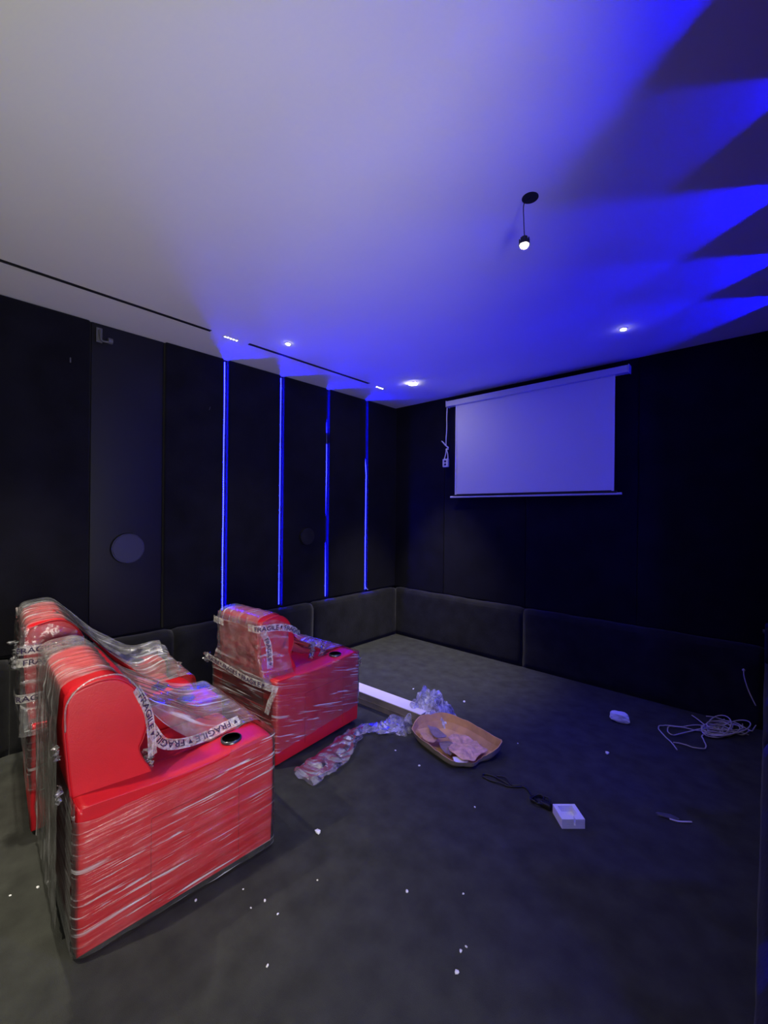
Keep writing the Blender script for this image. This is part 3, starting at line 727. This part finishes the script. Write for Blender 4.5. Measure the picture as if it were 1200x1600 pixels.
scrap('torn_cardboard', [(700, 1147), (722, 1142), (745, 1158), (762, 1172), (748, 1184), (735, 1193), (712, 1184), (700, 1172), (705, 1160)], .055, 'paper', 'largest torn sheet of crumpled brown board in the tray', 'cardboard', 3, .022, (.05, -.1))
scrap('torn_cardboard', [(652, 1140), (668, 1138), (684, 1150), (676, 1160), (662, 1155)], .06, 'card', 'small tan torn piece at the left end of the tray', 'cardboard', 6, .012)
M['card_grey'] = mat('greyish_cardboard', (.28, .20, .20), .8, noise_amt=.2, nscale=20)
scrap('torn_cardboard', [(668, 1133), (680, 1136), (698, 1150), (690, 1153), (676, 1148)], .085, 'card_grey', 'grey-brown torn flap sticking up at the left of the tray', 'cardboard', 9, .01)
scrap('torn_cardboard', [(686, 1160), (704, 1158), (710, 1168), (704, 1180), (690, 1170)], .05, 'card_grey', 'mauve-grey torn scrap beside the largest sheet in the tray', 'cardboard', 12, .012)
M['white_bit'] = mat('white_paper_bit', (.85, .8, .78), .8)
scrap('torn_cardboard', [(707, 1183), (722, 1182), (732, 1190), (712, 1190)], .058, 'white_bit', 'small white torn scrap at the front rim of the tray', 'cardboard', 15, .006)

def chunk(name, c, dims, m, label, cat, seed, group=None, sub=2, rough=.25, rot=0):
    bm = bmesh.new(); bmesh.ops.create_icosphere(bm, subdivisions=sub, radius=1)
    for v in bm.verts:
        k = max(abs(v.co.x), abs(v.co.y), abs(v.co.z)); q = v.co / (k ** .75); q *= 1 + rough * nz(v.co, 1.7, seed)
        v.co = V3((q.x * dims[0] / 2, q.y * dims[1] / 2, q.z * dims[2] / 2))
    zmin = min(v.co.z for v in bm.verts)
    for v in bm.verts: v.co.z -= zmin
    o = link(name, bm, M[m]); o.location = c; o.rotation_euler = (0, 0, rot); return tag(o, label, cat, group)
chunk('foam_chunk', onz(968, 1127), (.13, .09, .065), 'foam', 'lump of white foam on the carpet nearest the screen wall', 'foam', 3, sub=3, rot=.3)
# foam corner block with hollow and slit
fa, fb, fc_, fd = onz(878, 1295), onz(914, 1295), onz(899, 1257, .045), onz(869, 1257, .045)
ang = math.atan2((fb - fa).y, (fb - fa).x); W_ = (fb - fa).length; D_ = ((fc_ + fd) / 2 - (fa + fb) / 2); D_.z = 0; D_ = D_.length
r = thing('foam_block', fa, ang, 'white foam corner block with a hollow and a slit, right of the black cable', 'foam')
Hh = .048
def prism(bm, poly, z0, z1):
    a = [bm.verts.new((x, y, z0)) for x, y in poly]; b = [bm.verts.new((x, y, z1)) for x, y in poly]
    bm.faces.new(a[::-1]); bm.faces.new(b)
    for k in range(len(poly)): bm.faces.new((a[k], a[(k + 1) % len(poly)], b[(k + 1) % len(poly)], b[k]))
W2 = W_ * .56
bm = bmesh.new()
prism(bm, [(0, 0), (W_, 0), (W_, D_), (0, D_)], 0, .016)
prism(bm, [(0, .0005), (W2 - .005, .0005), (W2 - .005, D_ * .24), (W_ * .18, D_ * .48), (W_ * .16, D_ * .88), (0, D_ * .88)], .016, Hh)
prism(bm, [(W2 + .005, .0005), (W_, .0005), (W_, D_ * .88), (W_ * .82, D_ * .88), (W_ * .82, D_ * .35), (W2 + .005, D_ * .24)], .016, Hh)
prism(bm, [(0, D_ * .88), (W_, D_ * .88), (W_, D_), (0, D_)], .016, Hh)
link('block', bm, M['foam'], r)

# black cable
r0 = onz(795, 1232)
r = thing('black_cable', r0, 0, 'short black power cable with plug lying between the tray and the foam block', 'cable')
g = lambda a, b, z=.006: onz(a, b, 0) - r0 + V3((0, 0, z))
bm = bmesh.new()
tube(bm, catmull([g(797, 1229), g(783, 1222, .012), g(770, 1214), g(757, 1211), g(755, 1215), g(766, 1221), g(780, 1226, .012), g(794, 1230), g(806, 1231), g(818, 1231), g(825, 1236), g(829, 1242), g(836, 1250), g(843, 1256)], 8), .005, 6)
tube(bm, catmull([g(776, 1214), g(790, 1219, .015), g(800, 1228), g(812, 1230, .012), g(822, 1231)], 8), .005, 6)
link('lead', bm, M['black_plastic'], r, True)
bm = bmesh.new(); rnd = random.Random(4)
for k in range(4):
    cx, cy = 842 + rnd.uniform(-4, 6), 1254 + rnd.uniform(-3, 4); ph = rnd.uniform(0, 6)
    tube(bm, [g(cx + (9 + 2 * k % 5) * math.cos(ph + t * .45), cy + 6 * math.sin(ph + t * .45), .006 + .006 * k + .004 * math.sin(t)) for t in range(13)], .005, 6)
link('coils', bm, M['black_plastic'], r, True)
bm = bmesh.new(); c = g(853, 1262, .016); box(bm, c.x - .03, c.x + .03, c.y - .018, c.y + .018, 0.002, .03, .008, 2); box(bm, c.x + .03, c.x + .05, c.y - .010, c.y - .006, .012, .016); box(bm, c.x + .03, c.x + .05, c.y + .006, c.y + .010, .012, .016); link('plug', bm, M['black_plastic'], r)

# tangle of pale wire
r0 = onz(1130, 1150)
r = thing('wire_tangle', r0, 0, 'loose tangle of pale wire on the carpet in the right corner', 'wire')
g = lambda a, b, z=.005: onz(a, b, 0) - r0 + V3((0, 0, z))
paths = [[(1058, 1173), (1045, 1158), (1032, 1145), (1029, 1138), (1036, 1135), (1060, 1137), (1090, 1135), (1120, 1138), (1150, 1145), (1170, 1150)],
         [(1052, 1162), (1075, 1168), (1095, 1173), (1103, 1170), (1100, 1160), (1097, 1152), (1110, 1145), (1135, 1148)],
         [(1120, 1143), (1090, 1143), (1065, 1150), (1048, 1151), (1043, 1144), (1048, 1138), (1070, 1141), (1100, 1146), (1140, 1150)],
         [(1081, 1121), (1095, 1132), (1110, 1140), (1135, 1146), (1160, 1152), (1172, 1146)],
         [(1103, 1123), (1125, 1128), (1150, 1135), (1175, 1148)]]
for k, pt in enumerate(paths):
    bm = bmesh.new(); tube(bm, [p + V3((0, 0, .004 * k + .006 * abs(math.sin(i * .3)))) for i, p in enumerate(catmull([g(*p) for p in pt], 8))], .0042, 6); link('strand', bm, M['wire'], r, True)
rnd = random.Random(12)
for k in range(11):
    cx, cy = 1133 + rnd.uniform(-14, 18), 1141 + rnd.uniform(-5, 5); ax, ay = rnd.uniform(16, 34), rnd.uniform(6, 15); ph = rnd.uniform(0, 6); tl = rnd.uniform(-.5, .3)
    pts = []
    for t in range(0, 26):
        th = ph + t * .27; x = ax * math.cos(th); y = ay * math.sin(th) + tl * x * .4
        pts.append(g(cx + x, min(cy + y, 1166), .006 + .045 * (.5 + .5 * math.sin(th * 1.0 + k)) * (k % 3) / 2 + .004))
    bm = bmesh.new(); tube(bm, pts, .0042, 6); link('strand', bm, M['wire'], r, True)
# wire end sticking out of the dado on the right
a = ony(1162, 1047, 4.262); b = ony(1163, 1058, 4.25); c = ony(1170, 1080, 4.24); d = ony(1181, 1103, 4.22)
bm = bmesh.new(); e = onz(1192, 1125, .12); tube(bm, catmull([V3((0, .02, .0)), V3((0, -.0, .004)), b - a, c - a, d - a], 8), .004, 6)
bmesh.ops.create_uvsphere(bm, u_segments=8, v_segments=6, radius=.010, matrix=Matrix.Translation((0, 0, 0)))
o = link('wall_wire', bm, M['wire'], None, True); o.location = a; tag(o, 'pale wire end curling from the padded dado in the right corner', 'wire')
a = onz(1175, 1143, .01); bm = bmesh.new(); tube(bm, catmull([V3((0, 0, 0)), onz(1182, 1132, .03) - a, onz(1190, 1121, .08) - a], 6), .004, 6)
o = link('loose_wire', bm, M['wire'], None, True); o.location = a; tag(o, 'short wire rising to the right out of the tangle', 'wire')
# dark fitting in the right corner
p = ony(1184, 975, 3.9)
r = thing('wall_fitting', (-.012, 3.72, .72), 0, 'small dark fitting with a pale dot on the right wall in the corner', 'fitting')
bm = bmesh.new(); box(bm, .0, .07, -.10, .10, -.05, .18, .015, 3); link('body', bm, M['satin'], r, True)
bm = bmesh.new(); cyl(bm, (-.004, -.06, .15), .012, .012, 'x', 14); link('knob', bm, M['grey_metal'], r)

# flat scrap and stick
chunk('plastic_scrap', onz(1043, 1277), (.10, .035, .012), 'wire_dark' if 'wire_dark' in M else 'grey_metal', 'flat dark grey scrap on the carpet beside the pale stick', 'scrap', 8, rot=.3)
a = onz(1046, 1281); bm = bmesh.new(); tube(bm, catmull([V3((0, 0, .005)), onz(1060, 1285) - a + V3((0, 0, .005)), onz(1081, 1286) - a + V3((0, 0, .005))], 6), .0045, 6)
o = link('pale_stick', bm, M['card_white'], None, True); o.location = a; tag(o, 'thin curved pale stick on the carpet, right of the foam block', 'stick')

# crumbs
crumbs = [(497, 1302, .022, 'largest white foam crumb, alone on the carpet right of the nearest armchair'),
          (655, 1197, .012, 'white crumb in front of the cardboard tray'), (720, 1487, .011, 'larger of the paired white crumbs at the bottom of the carpet'),
          (728, 1480, .008, 'smaller of the paired white crumbs at the bottom of the carpet'), (714, 1521, .012, 'white crumb nearest the bottom edge, right of centre'),
          (418, 1510, .009, 'white crumb near the bottom edge, below the nearest armchair'), (742, 1262, .008, 'tiny crumb below the black cable end'),
          (618, 1173, .008, 'tiny crumb left of the cardboard tray, in front of the film'), (949, 1178, .022, 'greyish crumb between the foam lump and foam block'),
          (636, 1394, .011, 'grey crumb in the middle of the front carpet'), (724, 1397, .007, 'faint crumb right of the grey one, in the front carpet'),
          (434, 1429, .007, 'tiny crumb farthest right of the cluster by the nearest armchair'), (414, 1408, .008, 'tiny crumb in the cluster right of the nearest armchair'),
          (392, 1419, .006, 'faint crumb in the cluster right of the nearest armchair'), (380, 1390, .006, 'upper crumb of the cluster right of the nearest armchair'),
          (306, 1408, .010, 'crumb close below the bottom edge of the nearest armchair'), (496, 1376, .006, 'tiny crumb below the largest white one'),
          (646, 1077, .012, 'white crumb behind the frosted film heap'), (725, 1097, .018, 'pale crumb right of the frosted film heap'),
          (59, 1387, .010, 'white crumb on the carpet behind the nearest armchair'), (16, 1400, .007, 'tiny crumb at the left edge behind the nearest armchair'),
          (809, 1162, .008, 'tiny crumb right of the cardboard tray')]
for k, (px, ry, s, lab) in enumerate(crumbs):
    chunk('foam_crumb', onz(px, ry), (s * 1.3, s, s * .7), 'foam', lab, 'crumb', k, 'foam crumbs scattered on the carpet', sub=1, rough=.5, rot=k)
chunk('foam_crumb', onz(696, 1131, .085) , (.02, .015, .012), 'foam', 'white crumb resting inside the tray near its back', 'crumb', 40, 'foam crumbs scattered on the carpet', sub=1, rough=.5)
